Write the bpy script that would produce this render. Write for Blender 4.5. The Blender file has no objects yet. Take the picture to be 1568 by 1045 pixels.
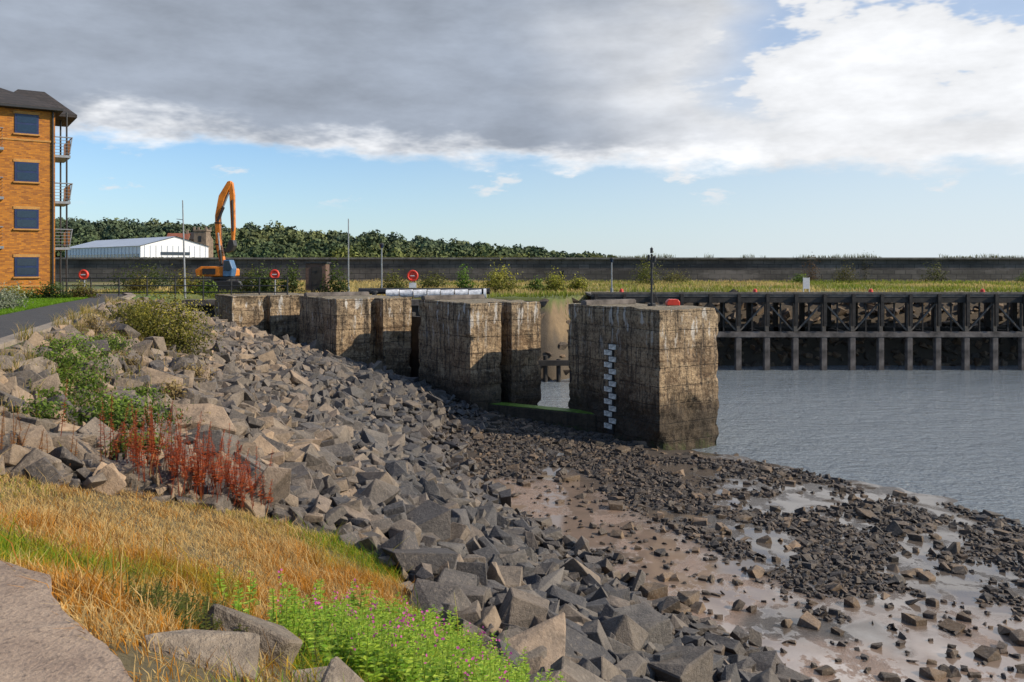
import bpy, bmesh, math, random
import numpy as np
from mathutils import Vector, Matrix, noise as mnoise
random.seed(7); rng=np.random.default_rng(11)
S=bpy.context.scene
S.view_settings.view_transform='Standard'
try: S.view_settings.look='None'
except: pass
S.view_settings.exposure=0
SUN_AZ=math.radians(102); SUN_EL=math.radians(31)
# ---------------------------------------------------------------- helpers
def link(o,parent=None):
    S.collection.objects.link(o)
    if parent is not None: o.parent=parent
    return o
def empty(name,loc=(0,0,0),rz=0):
    e=bpy.data.objects.new(name,None); e.location=loc; e.rotation_euler=(0,0,rz); e.empty_display_size=.3
    return link(e)
def mesh_np(name,V,F,mat,col=None,parent=None,smooth=False,wet=None):
    V=np.asarray(V,dtype=np.float32); F=np.asarray(F,dtype=np.int32); k=F.shape[1]
    me=bpy.data.meshes.new(name)
    me.vertices.add(len(V)); me.vertices.foreach_set('co',V.ravel())
    me.loops.add(F.size); me.loops.foreach_set('vertex_index',F.ravel())
    me.polygons.add(len(F)); me.polygons.foreach_set('loop_start',np.arange(0,F.size,k,dtype=np.int32))
    me.update(calc_edges=True); me.validate()
    if col is not None:
        a=me.color_attributes.new('Col','FLOAT_COLOR','POINT')
        c=np.ones((len(V),4),dtype=np.float32); c[:,:3]=col
        a.data.foreach_set('color',c.ravel())
    if wet is not None:
        a=me.attributes.new('wet','FLOAT','POINT'); a.data.foreach_set('value',np.asarray(wet,dtype=np.float32))
    me.polygons.foreach_set('use_smooth',np.full(len(me.polygons),smooth))
    if mat: me.materials.append(mat)
    return link(bpy.data.objects.new(name,me),parent)
def mesh_py(name,V,F,mat,parent=None,smooth=False):
    me=bpy.data.meshes.new(name); me.from_pydata([tuple(v) for v in V],[],F); me.update()
    if mat: me.materials.append(mat)
    if smooth:
        for p in me.polygons: p.use_smooth=True
    return link(bpy.data.objects.new(name,me),parent)
def box(name,c,s,mat,parent=None,rz=0,bev=0.0,rot=None):
    bm=bmesh.new(); bmesh.ops.create_cube(bm,size=1)
    for v in bm.verts: v.co=Vector((v.co.x*s[0],v.co.y*s[1],v.co.z*s[2]))
    if bev>0: bmesh.ops.bevel(bm,geom=bm.edges[:],offset=bev,segments=2,affect='EDGES')
    me=bpy.data.meshes.new(name); bm.to_mesh(me); bm.free(); me.materials.append(mat)
    o=bpy.data.objects.new(name,me); o.location=c; o.rotation_euler=rot if rot else (0,0,rz)
    return link(o,parent)
def rod(name,a,b,r,mat,parent=None,r2=None,seg=10):
    a=Vector(a); b=Vector(b); d=b-a
    bm=bmesh.new(); bmesh.ops.create_cone(bm,cap_ends=True,segments=seg,radius1=r,radius2=r if r2 is None else r2,depth=d.length)
    bmesh.ops.transform(bm,matrix=Matrix.Translation((a+b)/2)@d.to_track_quat('Z','Y').to_matrix().to_4x4(),verts=bm.verts)
    me=bpy.data.meshes.new(name); bm.to_mesh(me); bm.free(); me.materials.append(mat)
    return link(bpy.data.objects.new(name,me),parent)
def extrude_poly(name,pts,th,mat,parent=None,axis='y',bev=0.02):
    bm=bmesh.new(); vs=[bm.verts.new((p[0],-th/2,p[1])) for p in pts]; f=bm.faces.new(vs)
    r=bmesh.ops.extrude_face_region(bm,geom=[f]); ev=[g for g in r['geom'] if isinstance(g,bmesh.types.BMVert)]
    for v in ev: v.co.y+=th
    bmesh.ops.recalc_face_normals(bm,faces=bm.faces)
    if bev: bmesh.ops.bevel(bm,geom=bm.edges[:],offset=bev,segments=1,affect='EDGES')
    me=bpy.data.meshes.new(name); bm.to_mesh(me); bm.free(); me.materials.append(mat)
    return link(bpy.data.objects.new(name,me),parent)
def _h(i,j,seed):
    n=np.sin(i*127.1+j*311.7+seed*74.7)*43758.5453
    return n-np.floor(n)
def vn(x,y,sc=1.0,seed=0):
    x=np.asarray(x,float)*sc; y=np.asarray(y,float)*sc
    i=np.floor(x); j=np.floor(y); fx=x-i; fy=y-j
    fx=fx*fx*(3-2*fx); fy=fy*fy*(3-2*fy)
    return (_h(i,j,seed)*(1-fx)+_h(i+1,j,seed)*fx)*(1-fy)+(_h(i,j+1,seed)*(1-fx)+_h(i+1,j+1,seed)*fx)*fy
def fbm(x,y,sc=1.0,seed=0,o=4):
    r=0;a=.5;t=0
    for k in range(o):
        r=r+a*vn(x,y,sc*2**k,seed+k*13); t+=a; a*=.5
    return r/t
def sst(x,a,b):
    t=np.clip((np.asarray(x,float)-a)/(b-a),0,1); return t*t*(3-2*t)
# ---------------------------------------------------------------- materials
class NT:
    def __init__(s,nt): s.nt=nt
    def n(s,t,ins=None,**kw):
        nd=s.nt.nodes.new(t)
        for k,v in kw.items(): setattr(nd,k,v)
        for k,v in (ins or {}).items():
            if isinstance(v,bpy.types.NodeSocket): s.nt.links.new(v,nd.inputs[k])
            else:
                if isinstance(v,tuple) and len(v)==3 and nd.inputs[k].type=='RGBA': v=v+(1,)
                nd.inputs[k].default_value=v
        return nd
    def m(s,op,a,b=0.0,c=None,clamp=False):
        d={0:a,1:b}
        if c is not None: d[2]=c
        return s.n('ShaderNodeMath',d,operation=op,use_clamp=clamp).outputs[0]
    def mr(s,v,a,b,c=0.0,d=1.0,smooth=False):
        return s.n('ShaderNodeMapRange',{0:v,1:a,2:b,3:c,4:d},interpolation_type='SMOOTHSTEP' if smooth else 'LINEAR').outputs[0]
    def mix(s,f,a,b,bt='MIX'):
        nd=s.n('ShaderNodeMix',data_type='RGBA',blend_type=bt)
        for k,v in ((0,f),(6,a),(7,b)):
            if isinstance(v,bpy.types.NodeSocket): s.nt.links.new(v,nd.inputs[k])
            else: nd.inputs[k].default_value=v if k==0 else (tuple(v)+(1,))[:4]
        return nd.outputs[2]
    def noise(s,vec,scale,detail=4,rough=.55):
        d={'Scale':scale,'Detail':min(detail,5),'Roughness':rough}
        if vec is not None: d['Vector']=vec
        return s.n('ShaderNodeTexNoise',d).outputs['Fac']
    def vscale(s,vec,v):
        return s.n('ShaderNodeVectorMath',{0:vec,1:v},operation='MULTIPLY').outputs[0]
    def scale(s,vec,f):
        return s.n('ShaderNodeVectorMath',{0:vec,3:f},operation='SCALE').outputs[0]
def newmat(name):
    m=bpy.data.materials.new(name); m.use_nodes=True
    nt=m.node_tree; b=nt.nodes['Principled BSDF']; return m,NT(nt),b
def simple(name,col,rough=.6,metal=0,var=.25,scale=6,bump=.0,emit=None):
    m,t,b=newmat(name)
    pos=t.n('ShaderNodeTexCoord').outputs['Object']
    n=t.noise(pos,scale,4,.6)
    dark=tuple(c*(1-var) for c in col); lite=tuple(min(1,c*(1+var)) for c in col)
    c=t.mix(t.mr(n,.3,.7),dark,lite)
    t.nt.links.new(c,b.inputs['Base Color']); b.inputs['Roughness'].default_value=rough; b.inputs['Metallic'].default_value=metal
    if bump>0:
        bp=t.n('ShaderNodeBump',{'Height':t.noise(pos,scale*5,4,.65),'Strength':bump,'Distance':.02}); t.nt.links.new(bp.outputs[0],b.inputs['Normal'])
    return m
def leafmat(name,trans=.35,rough=.55):
    m,t,b=newmat(name)
    a=t.n('ShaderNodeAttribute',attribute_name='Col').outputs['Color']
    t.nt.links.new(a,b.inputs['Base Color']); b.inputs['Roughness'].default_value=rough
    b.inputs['Specular IOR Level'].default_value=.25
    if trans>0:
        tr=t.n('ShaderNodeBsdfTranslucent',{'Color':a})
        mx=t.n('ShaderNodeMixShader',{0:trans,1:b.outputs[0],2:tr.outputs[0]})
        t.nt.links.new(mx.outputs[0],t.nt.nodes['Material Output'].inputs[0])
    return m
M_leaf=leafmat('foliage',.4); M_blade=leafmat('grass_blades',.45); M_far=leafmat('far_foliage',0,.95)
def rockmat(name,cols,wetz=None,bump=.6,zfade=None):
    m,t,b=newmat(name)
    g=t.n('ShaderNodeNewGeometry'); pos=g.outputs['Position']; z=t.n('ShaderNodeSeparateXYZ',{0:pos}).outputs[2]
    r=t.n('ShaderNodeValToRGB',{'Fac':g.outputs['Random Per Island']}); e=r.color_ramp.elements
    e[0].color=cols[0]+(1,); e[0].position=0; e[1].color=cols[-1]+(1,); e[1].position=1
    for i,c in enumerate(cols[1:-1]):
        x=e.new((i+1)/(len(cols)-1)); x.color=c+(1,)
    n1=t.noise(pos,3.5,6,.65); n2=t.noise(pos,22,5,.7)
    c=t.mix(t.mr(n1,.32,.62),t.mix(.6,r.outputs[0],(0.025,0.022,0.019)),r.outputs[0])
    c=t.mix(t.mr(n2,.5,.72),c,t.mix(.35,r.outputs[0],(.38,.33,.27)))
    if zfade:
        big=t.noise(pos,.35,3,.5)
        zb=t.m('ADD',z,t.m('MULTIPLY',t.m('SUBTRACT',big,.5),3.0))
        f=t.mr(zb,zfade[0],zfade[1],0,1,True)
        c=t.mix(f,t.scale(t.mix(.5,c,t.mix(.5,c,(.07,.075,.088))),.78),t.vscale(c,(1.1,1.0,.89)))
    if wetz is not None:
        zz=t.m('ADD',z,t.m('MULTIPLY',t.m('SUBTRACT',n1,.5),1.2))
        f=t.mr(zz,wetz[0],wetz[1],0,1,True)
        c=t.mix(f,t.mix(.55,c,(.055,.036,.02)),c)
        t.nt.links.new(t.mr(f,0,1,.38,.8),b.inputs['Roughness'])
    else: b.inputs['Roughness'].default_value=.7
    t.nt.links.new(c,b.inputs['Base Color'])
    bp=t.n('ShaderNodeBump',{'Height':t.noise(pos,14,6,.72),'Strength':bump,'Distance':.035})
    t.nt.links.new(bp.outputs[0],b.inputs['Normal']); return m
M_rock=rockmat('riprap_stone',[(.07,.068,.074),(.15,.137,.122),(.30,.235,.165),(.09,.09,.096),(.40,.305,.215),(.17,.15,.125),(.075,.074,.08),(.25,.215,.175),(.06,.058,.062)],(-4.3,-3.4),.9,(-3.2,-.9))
M_stone=rockmat('beach_stone',[(.030,.023,.018),(.065,.046,.032),(.042,.034,.03),(.11,.072,.045),(.04,.03,.022)],None,.5)
M_brown=rockmat('weedy_stone',[(.07,.048,.030),(.18,.115,.06),(.05,.04,.03),(.24,.155,.088),(.08,.056,.038)],None,.8)
M_boul=rockmat('boulder_stone',[(.14,.11,.08),(.30,.235,.17),(.19,.15,.11)],None,1.2)
def concmat():
    m,t,b=newmat('weathered_concrete')
    g=t.n('ShaderNodeNewGeometry'); pos=g.outputs['Position']
    sp=t.n('ShaderNodeSeparateXYZ',{0:pos}); z=sp.outputs[2]
    n1=t.noise(pos,.9,6,.70); streak=t.noise(t.vscale(pos,(3.0,3.0,.22)),2.0,6,.66); band=t.noise(t.vscale(pos,(.30,.30,3.2)),1.5,6,.70)
    c=t.mix(t.mr(n1,.38,.62),(.16,.098,.050),(.52,.365,.21))
    c=t.mix(t.mr(band,.52,.60,0,.6),c,(.12,.064,.030))
    c=t.mix(t.mr(band,.42,.34,0,.45),c,(.50,.38,.24))
    up=t.mr(z,-1.6,.1); c=t.mix(t.m('MULTIPLY',up,.35),c,(.42,.34,.23))
    c=t.mix(t.mr(streak,.50,.61,0,.88),c,(.055,.037,.023))
    fine=t.noise(pos,9,6,.80); c=t.mix(t.mr(fine,.53,.68,0,.55),c,(.56,.46,.31)); c=t.mix(t.mr(fine,.48,.37,0,.88),c,(.036,.026,.018))
    lime=t.m('MULTIPLY',t.mr(t.noise(t.vscale(pos,(2.6,2.6,.5)),1.6,6,.65),.575,.62),t.mr(z,-2.0,-.5))
    c=t.mix(t.m('MULTIPLY',lime,.75),c,(.62,.59,.54))
    ln=t.m('PINGPONG',t.m('ADD',z,t.m('MULTIPLY',t.m('SUBTRACT',n1,.5),.10)),.33); lnm=t.m('MULTIPLY',t.mr(ln,.0,.022,.85,0),t.mr(fine,.62,.45,.2,1))
    c=t.mix(lnm,c,(.035,.025,.018))
    dark=t.mr(t.m('ADD',z,t.m('MULTIPLY',t.m('SUBTRACT',streak,.5),4.5)),-3.9,-2.6,1,0,True)
    c=t.mix(t.m('MULTIPLY',dark,.86),c,(.032,.024,.015))
    grn=t.m('MULTIPLY',t.mr(t.m('ADD',z,t.m('MULTIPLY',t.m('SUBTRACT',n1,.5),3.5)),-5.1,-4.6,1,0,True),t.mr(streak,.40,.55))
    c=t.mix(t.m('MULTIPLY',grn,.6),c,(.05,.075,.010))
    topf=t.mr(t.n('ShaderNodeSeparateXYZ',{0:g.outputs['Normal']}).outputs[2],.6,.9)
    c=t.mix(t.m('MULTIPLY',topf,.6),c,(.16,.145,.10))
    t.nt.links.new(c,b.inputs['Base Color']); b.inputs['Roughness'].default_value=.88
    h=t.m('ADD',t.noise(pos,6,6,.80),t.m('MULTIPLY',t.noise(t.vscale(pos,(1,1,5)),1.5,5,.7),.5)); h=t.m('SUBTRACT',h,t.m('MULTIPLY',lnm,.5))
    bp=t.n('ShaderNodeBump',{'Height':h,'Strength':1.0,'Distance':.10}); t.nt.links.new(bp.outputs[0],b.inputs['Normal']); return m
M_conc=concmat()
def blockmat(name,c1,c2,mortar,sx,bw,bh,msz=.02,objspace=True,bumpd=.01,rough=.85,stain=.5):
    m,t,b=newmat(name)
    pos=t.n('ShaderNodeTexCoord').outputs['Object']; sp=t.n('ShaderNodeSeparateXYZ',{0:pos})
    v=t.n('ShaderNodeCombineXYZ',{0:t.m('ADD',sp.outputs[0],sp.outputs[1]),1:sp.outputs[2],2:0.0}).outputs[0]
    br=t.n('ShaderNodeTexBrick',{'Vector':v,'Color1':c1,'Color2':c2,'Mortar':mortar,'Scale':sx,'Mortar Size':msz,'Brick Width':bw,'Row Height':bh,'Mortar Smooth':.2})
    n=t.noise(pos,.7,6,.65); n2=t.noise(t.vscale(pos,(1,1,.3)),2.5,5,.6)
    c=t.mix(t.mr(n,.35,.7,0,stain),br.outputs[0],tuple(x*.45 for x in c1))
    c=t.mix(t.mr(n2,.55,.75,0,stain*.7),c,tuple(x*.35 for x in c2))
    if stain>.5:
        n3=t.noise(t.vscale(pos,(.12,1,.5)),1.0,5,.7); c=t.mix(t.mr(n3,.5,.62,0,.7),c,tuple(x*.3 for x in c1)); c=t.mix(t.mr(n3,.44,.36,0,.4),c,tuple(x*1.6 for x in c2))
    t.nt.links.new(c,b.inputs['Base Color']); b.inputs['Roughness'].default_value=rough
    bp=t.n('ShaderNodeBump',{'Height':br.outputs['Fac'],'Strength':-.6,'Distance':bumpd}); t.nt.links.new(bp.outputs[0],b.inputs['Normal']); return m
M_brick=blockmat('orange_brick',(.56,.205,.018),(.26,.08,.014),(.28,.15,.05),1,.225,.075,.008,stain=.18)
M_brick2=blockmat('buff_brick',(.56,.27,.06),(.44,.19,.04),(.30,.2,.1),1,.225,.075,.010,stain=.1)
M_sea=blockmat('sea_wall_stone',(.10,.088,.076),(.15,.132,.115),(.03,.027,.025),1,1.3,.55,.035,bumpd=.05,stain=.7)
M_cope=simple('sea_wall_coping_stone',(.14,.13,.115),.9,var=.6,scale=.8,bump=.5)
M_slate=blockmat('slate_roof',(.055,.045,.042),(.035,.03,.03),(.02,.02,.02),1,.35,.22,.02,stain=.3)
M_dark=simple('dark_timber',(.030,.026,.023),.85,var=.5,scale=3,bump=.5)
M_timber=simple('weathered_timber',(.12,.105,.09),.85,var=.5,scale=2.5,bump=.5)
M_jconc=simple('jetty_concrete',(.13,.112,.10),.9,var=.6,scale=2,bump=.5)
M_black=simple('black_paint',(.02,.02,.022),.5)
M_grey=simple('galvanised_steel',(.30,.31,.32),.45,.6)
M_white=simple('white_paint',(.62,.62,.60),.6,var=.15,scale=12)
M_red=simple('red_plastic',(.60,.04,.018),.45,var=.15)
M_orange=simple('orange_machine_paint',(.55,.17,.012),.5,var=.4,scale=2.5,bump=.1)
M_blue=simple('blue_machine_paint',(.05,.13,.26),.5)
M_glass=simple('window_glass',(.015,.03,.06),.08,0,.2)
M_frame=simple('dark_blue_window_frame',(.012,.025,.085),.4)
M_gauge=simple('tide_gauge_paint',(.65,.63,.55),.7,var=.5,scale=9,bump=.2)
M_wrap=simple('white_wrapping',(.72,.74,.78),.45,var=.45,scale=5,bump=.5)
M_shed=simple('brown_painted_metal',(.12,.07,.05),.7,var=.3)
M_clad=simple('white_cladding',(.75,.77,.80),.6,var=.06,scale=.3)
M_roofm=simple('pale_metal_roof',(.45,.50,.57),.5,var=.08,scale=.2)
M_stonehouse=simple('sandstone',(.20,.15,.11),.9,var=.4,scale=.8)
M_redroof=simple('red_tile_roof',(.24,.08,.045),.8,var=.3,scale=1)
def pathmat(name,c1,c2,sc,pit=.5):
    m,t,b=newmat(name)
    pos=t.n('ShaderNodeNewGeometry').outputs['Position']
    n=t.noise(pos,1.6,6,.72); v=t.n('ShaderNodeTexVoronoi',{'Vector':pos,'Scale':sc,'Randomness':1.0}).outputs['Distance']; n2=t.noise(pos,28,6,.75)
    c=t.mix(t.mr(n,.34,.66),c1,c2); c=t.mix(t.mr(n2,.50,.68,0,.7),c,tuple(x*.3 for x in c1)); c=t.mix(t.m('MULTIPLY',t.mr(v,.0,.3,pit,0),t.mr(n2,.4,.6)),c,tuple(min(.8,x*1.6) for x in c2))
    t.nt.links.new(c,b.inputs['Base Color']); b.inputs['Roughness'].default_value=.9
    bp=t.n('ShaderNodeBump',{'Height':t.m('ADD',t.m('MULTIPLY',v,.4),t.m('MULTIPLY',n2,1.5)),'Strength':.6,'Distance':.015}); t.nt.links.new(bp.outputs[0],b.inputs['Normal']); return m
M_path=pathmat('old_concrete_path',(.26,.185,.135),(.45,.335,.24),45)
M_asph=pathmat('asphalt',(.045,.045,.047),(.07,.068,.066),60,.2)
M_kerb=pathmat('kerb_concrete',(.24,.195,.15),(.36,.30,.235),40)
def terrmat():
    m,t,b=newmat('ground_surface')
    g=t.n('ShaderNodeNewGeometry'); pos=g.outputs['Position']
    a=t.n('ShaderNodeAttribute',attribute_name='Col').outputs['Color']; w=t.n('ShaderNodeAttribute',attribute_name='wet').outputs['Fac']
    n=t.noise(pos,2.3,6,.65); n2=t.noise(pos,30,5,.7)
    c=t.mix(t.mr(n,.3,.7,.4,0),a,(.02,.017,.013)); c=t.mix(t.mr(n2,.45,.7,0,.4),c,t.mix(.5,a,(.3,.25,.18)))
    pn=t.noise(t.vscale(pos,(1.0,.75,1)),.85,6,.68)
    pud=t.m('MULTIPLY',t.mr(pn,.445,.485,0,1,True),w)
    c=t.mix(t.m('MULTIPLY',pud,.5),c,(.15,.125,.105))
    t.nt.links.new(c,b.inputs['Base Color'])
    rough=t.mr(w,0,1,.92,.24); rr=t.n('ShaderNodeMix',{0:pud,2:rough,3:.04}).outputs[0]
    t.nt.links.new(rr,b.inputs['Roughness'])
    st=t.m('SUBTRACT',1.0,t.m('MULTIPLY',pud,.96))
    bp=t.n('ShaderNodeBump',{'Height':t.m('ADD',n2,t.m('MULTIPLY',n,2.0)),'Strength':t.m('MULTIPLY',st,.7),'Distance':.03}); t.nt.links.new(bp.outputs[0],b.inputs['Normal'])
    return m
M_terr=terrmat()
def watermat():
    m,t,b=newmat('estuary_water')
    pos=t.n('ShaderNodeNewGeometry').outputs['Position']
    b.inputs['Base Color'].default_value=(.215,.25,.275,1); b.inputs['Roughness'].default_value=.05; b.inputs['IOR'].default_value=1.4
    h=t.m('ADD',t.noise(t.vscale(pos,(1.0,1.9,1)),1.5,3,.5),t.m('MULTIPLY',t.noise(t.vscale(pos,(1,1.6,1)),6.0,4,.6),.6))
    h=t.m('ADD',h,t.m('MULTIPLY',t.noise(t.vscale(pos,(.5,1,1)),.30,2,.5),1.5))
    bp=t.n('ShaderNodeBump',{'Height':h,'Strength':.95,'Distance':.20}); t.nt.links.new(bp.outputs[0],b.inputs['Normal']); return m
M_water=watermat()
# ---------------------------------------------------------------- terrain
def xc(y): return np.interp(y,[-12,-1,1,3.47,4.85,6,8,9.9,12,15.9,23.4,37,46,60],[4,.8,-.5,-1.55,-3.1,-4.9,-7.0,-8.2,-8.9,-9.9,-12.4,-17.4,-19,-20])
def xt(y): return np.interp(y,[-12,3,8,12.7,17,22.8,28,36,40,44],[16,9.5,6.5,3.6,1.5,-1.0,-2.2,-1.2,-3,-10])
def xw(y): return np.interp(y,[-12,8,16,22,30,34,37,40,44],[55,30,19.5,13.2,7.6,4.5,1.4,-1,-8])
def gx(y): return np.interp(y,[0,5,7.2,9.5,11,11.8,12.2],[1.2,.6,.0,-.9,-1.6,-2.4,-4.2])
def gy(x): return np.interp(x,[-9,-5.6,-4.4,-3.6,-1.5],[8.5,9.2,10.4,11.4,12.1])
def ingrass(a,b,j=0): return (a<gx(b)+j)&(b<gy(a)+j)
def height(x,y):
    x=np.asarray(x,float); y=np.asarray(y,float)
    c=xc(y); t_=xt(y); w=xw(y)
    t=(x-c)/(t_-c)
    zs=-4.45*np.clip(t,0,1)**1.08
    zs=zs+.10*(fbm(x,y,.9,3)-.5)*sst(t,.02,.12)
    bt=(x-t_)/np.maximum(w-t_,.5)
    zb=-4.45-.55*np.clip(bt,0,1)-.35*np.clip(bt-1,0,3)+.12*(fbm(x,y,.45,9,4)-.5)*sst(bt,0,.2)
    z=np.where(t<1,zs,zb)
    cut=sst(y,40.5,43)*sst(x,-19,-16.5)
    z=z*(1-cut)+(-6.2)*cut
    q=sst(x,2.0,7.5)
    ya=48.2+7.0*q+ (fbm(x,y,.3,5)-.5)*1.2; yb=51.5+9.5*q
    f=np.clip((y-ya)/(yb-ya),0,1)
    zf=-6.2+5.85*f+.25*(fbm(x,y,.35,21)-.5)*f
    z=np.where(y>46,np.maximum(z*(x<-19)+(-6.2)*(x>=-19),zf),z)
    z=np.where((x<-19),np.where(y>46,-.35*sst(y,46,60),z),z)
    return z
def axis(segs):
    out=[]
    for a,b,s in segs: out+=list(np.arange(a,b,s))
    out.append(segs[-1][1]); return np.array(out)
gxs=axis([(-2000,-400,200),(-400,-100,30),(-100,-30,5),(-30,-13,.6),(-13,14,.16),(14,36,.6),(36,120,6),(120,400,40),(400,2000,200)])
gys=axis([(-400,-20,60),(-20,-2,2),(-2,34,.16),(34,64,.5),(64,130,3),(130,400,20),(400,2400,250)])
X,Y=np.meshgrid(gxs,gys); nx,ny=len(gxs),len(gys)
Z=height(X,Y)
V=np.stack([X.ravel(),Y.ravel(),Z.ravel()],1)
ii=(np.arange(ny-1)[:,None]*nx+np.arange(nx-1)[None,:]).ravel()
F=np.stack([ii,ii+1,ii+1+nx,ii+nx],1)
x,y,z=V.T
tt=(x-xc(y))/(xt(y)-xc(y)); n1=fbm(x,y,.5,2); n2=fbm(x,y,.12,8)
C=np.zeros((len(V),3))
def setc(mask,c): C[mask]=np.asarray(c) if np.ndim(c)==1 else np.asarray(c)[mask]
lerp=lambda a,b,f:np.asarray(a)[None,:]*(1-f[:,None])+np.asarray(b)[None,:]*f[:,None]
setc(np.ones(len(V),bool),lerp((.26,.20,.08),(.10,.13,.025),sst(n2,.4,.6)))
setc((tt<=0)&(y<47),lerp((.07,.15,.012),(.10,.17,.02),n1))
setc((tt>0)&(tt<1)&(y<47),(.026,.022,.019))
setc(ingrass(x,y)&(tt>-.3),(.12,.095,.04))
def mudness(x,y):
    d=x-xt(y)
    m=sst(d,-.3,.5)*(1-sst(d,2.6,4.4)); m=m*(1-sst(y,24,27))
    m=np.maximum(m,sst(-y,-17.5,-14.0)*sst(d,-.3,.4)*(1-sst(d,6,9)))
    return m*sst(fbm(x,y,.55,31),.30,.46)
mud=mudness(x,y)
bm_=(tt>=1)&(y<47)
setc(bm_,lerp((.060,.047,.038),(.32,.215,.155),mud))
bank=(y>46)&(x>-19)&(z<-.6); setc(bank,(.085,.065,.045))
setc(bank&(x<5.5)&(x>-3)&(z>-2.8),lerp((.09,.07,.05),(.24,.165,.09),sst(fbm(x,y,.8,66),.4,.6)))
wet=np.where(bm_,.25+.75*np.maximum(mud,sst(fbm(x,y,.7,77),.46,.56)),0)*(z>-6)
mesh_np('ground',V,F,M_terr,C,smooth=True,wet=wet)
mesh_py('water',[(-19,41,-5),(-1.2,36.2,-5),(2.2,35,-5),(2.2,28,-5),(8,13,-5),(14,6,-5),(50,-10,-5),(900,-300,-5),(900,56.5,-5),(5,56.5,-5),(5,51,-5),(-19,51,-5)],[list(range(12))],M_water)
# ---------------------------------------------------------------- rocks
def rock_variants(n,flat=.6,bev=.07,np_=11,blocky=.5):
    out=[]
    for k in range(n):
        bm=bmesh.new()
        if k<n*blocky:
            for sx in (-1,1):
                for sy in (-1,1):
                    for sz in (-1,1):
                        bm.verts.new((sx*random.uniform(.55,1.05),sy*random.uniform(.4,.8),sz*flat*random.uniform(.5,1.05)))
            for i in range(3):
                bm.verts.new((random.uniform(-1,1),random.uniform(-.8,.8),random.choice((-1,1))*flat*random.uniform(.8,1.15)))
        else:
            for i in range(np_):
                v=Vector((random.uniform(-1,1),random.uniform(-1,1),random.uniform(-1,1)))
                mx=max(abs(v.x),abs(v.y),abs(v.z)); v/= (mx**.8)
                bm.verts.new((v.x,v.y*.75,v.z*flat))
        r=bmesh.ops.convex_hull(bm,input=bm.verts)
        bmesh.ops.delete(bm,geom=list({g for g in r['geom_interior']+r['geom_unused'] if isinstance(g,bmesh.types.BMVert)}),context='VERTS')
        bmesh.ops.dissolve_limit(bm,angle_limit=.3,verts=bm.verts,edges=bm.edges)
        if bev>0: bmesh.ops.bevel(bm,geom=bm.edges[:],offset=bev,segments=1,affect='EDGES',clamp_overlap=True)
        bmesh.ops.triangulate(bm,faces=bm.faces)
        bm.verts.ensure_lookup_table()
        out.append((np.array([v.co for v in bm.verts]),np.array([[v.index for v in f.verts] for f in bm.faces]))); bm.free()
    return out
def rotmats(n,tilt):
    az=rng.uniform(0,2*np.pi,n); ax=rng.uniform(0,2*np.pi,n); th=rng.normal(0,tilt,n)
    c,s=np.cos(az),np.sin(az); Z0=np.zeros(n); O=np.ones(n)
    Rz=np.stack([c,-s,Z0,s,c,Z0,Z0,Z0,O],1).reshape(n,3,3)
    kx,ky=np.cos(ax),np.sin(ax); ct,st=np.cos(th),np.sin(th)
    Rt=np.stack([ct+kx*kx*(1-ct),kx*ky*(1-ct),ky*st, kx*ky*(1-ct),ct+ky*ky*(1-ct),-kx*st, -ky*st,kx*st,ct],1).reshape(n,3,3)
    return Rt@Rz
def scatter(name,var,P,s,tilt,mat,stretch=.25):
    n=len(P); R=rotmats(n,tilt); s3=s[:,None]*(1+rng.uniform(-stretch,stretch,(n,3)))
    which=rng.integers(0,len(var),n); VV=[];FF=[];off=0
    for k,(v,f) in enumerate(var):
        idx=np.where(which==k)[0]
        if len(idx)==0: continue
        w=v[None]*s3[idx][:,None,:]
        w=np.einsum('nij,nvj->nvi',R[idx],w)+P[idx][:,None,:]
        VV.append(w.reshape(-1,3)); FF.append((f[None]+(np.arange(len(idx))*len(v))[:,None,None]).reshape(-1,3)+off); off+=len(idx)*len(v)
    return mesh_np(name,np.concatenate(VV),np.concatenate(FF),mat)
rv=rock_variants(40,.50,.032,13,.6); rs=rock_variants(14,.6,0,9,.3); rbig=rock_variants(8,.7,.05,14,0)
def jgrid(x0,x1,y0,y1,sp):
    a,b=np.meshgrid(np.arange(x0,x1,sp),np.arange(y0,y1,sp)); a=a.ravel()+rng.uniform(-.5,.5,a.size)*sp; b=b.ravel()+rng.uniform(-.5,.5,b.size)*sp; return a,b
PP=[];SS=[]
for sp,smin,smax,lift in ((.23,.08,.20,.0),(.36,.15,.31,.06),(1.2,.30,.46,.10)):
    a,b=jgrid(-20,14,1,43,sp); t=(a-xc(b))/(xt(b)-xc(b))
    ok=(t>.03)&(t<1.02+.06*fbm(a,b,.6,4))&~ingrass(a,b,.25*(fbm(a,b,1.5,6)-.5))&(b<42.5)
    ok&=~((b>41)&(a>-16))
    a,b=a[ok],b[ok]; s=rng.uniform(smin,smax,len(a))*(1-.2*sst(t[ok],.7,1.0))
    PP.append(np.stack([a,b,height(a,b)+lift+rng.uniform(-.06,.10,len(a))],1)); SS.append(s)
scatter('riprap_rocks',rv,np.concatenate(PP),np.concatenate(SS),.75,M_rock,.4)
a,b=jgrid(-6,22,5,38,.40); d=a-xt(b); u=rng.uniform(0,1,len(a))
rub=np.maximum(1-sst(d,.2,3.0),0)*sst(b,23,28)*.9
dens=.10+.42*sst(fbm(a,b,.5,51),.45,.65)+rub
dens=np.where(mudness(a,b)>.4,.12+.22*(b<17),dens)
ok=(d>-.1)&(a<xw(b)+.3)&(u<dens); a,b=a[ok],b[ok]
s=rng.uniform(.07,.19,len(a))**1.0*np.where(rng.uniform(0,1,len(a))<.12,1.6,1)
scatter('weedy_beach_rocks',rv,np.stack([a,b,height(a,b)+s*.12],1),s,.25,M_brown,.4)
PP=[];SS=[]
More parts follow.
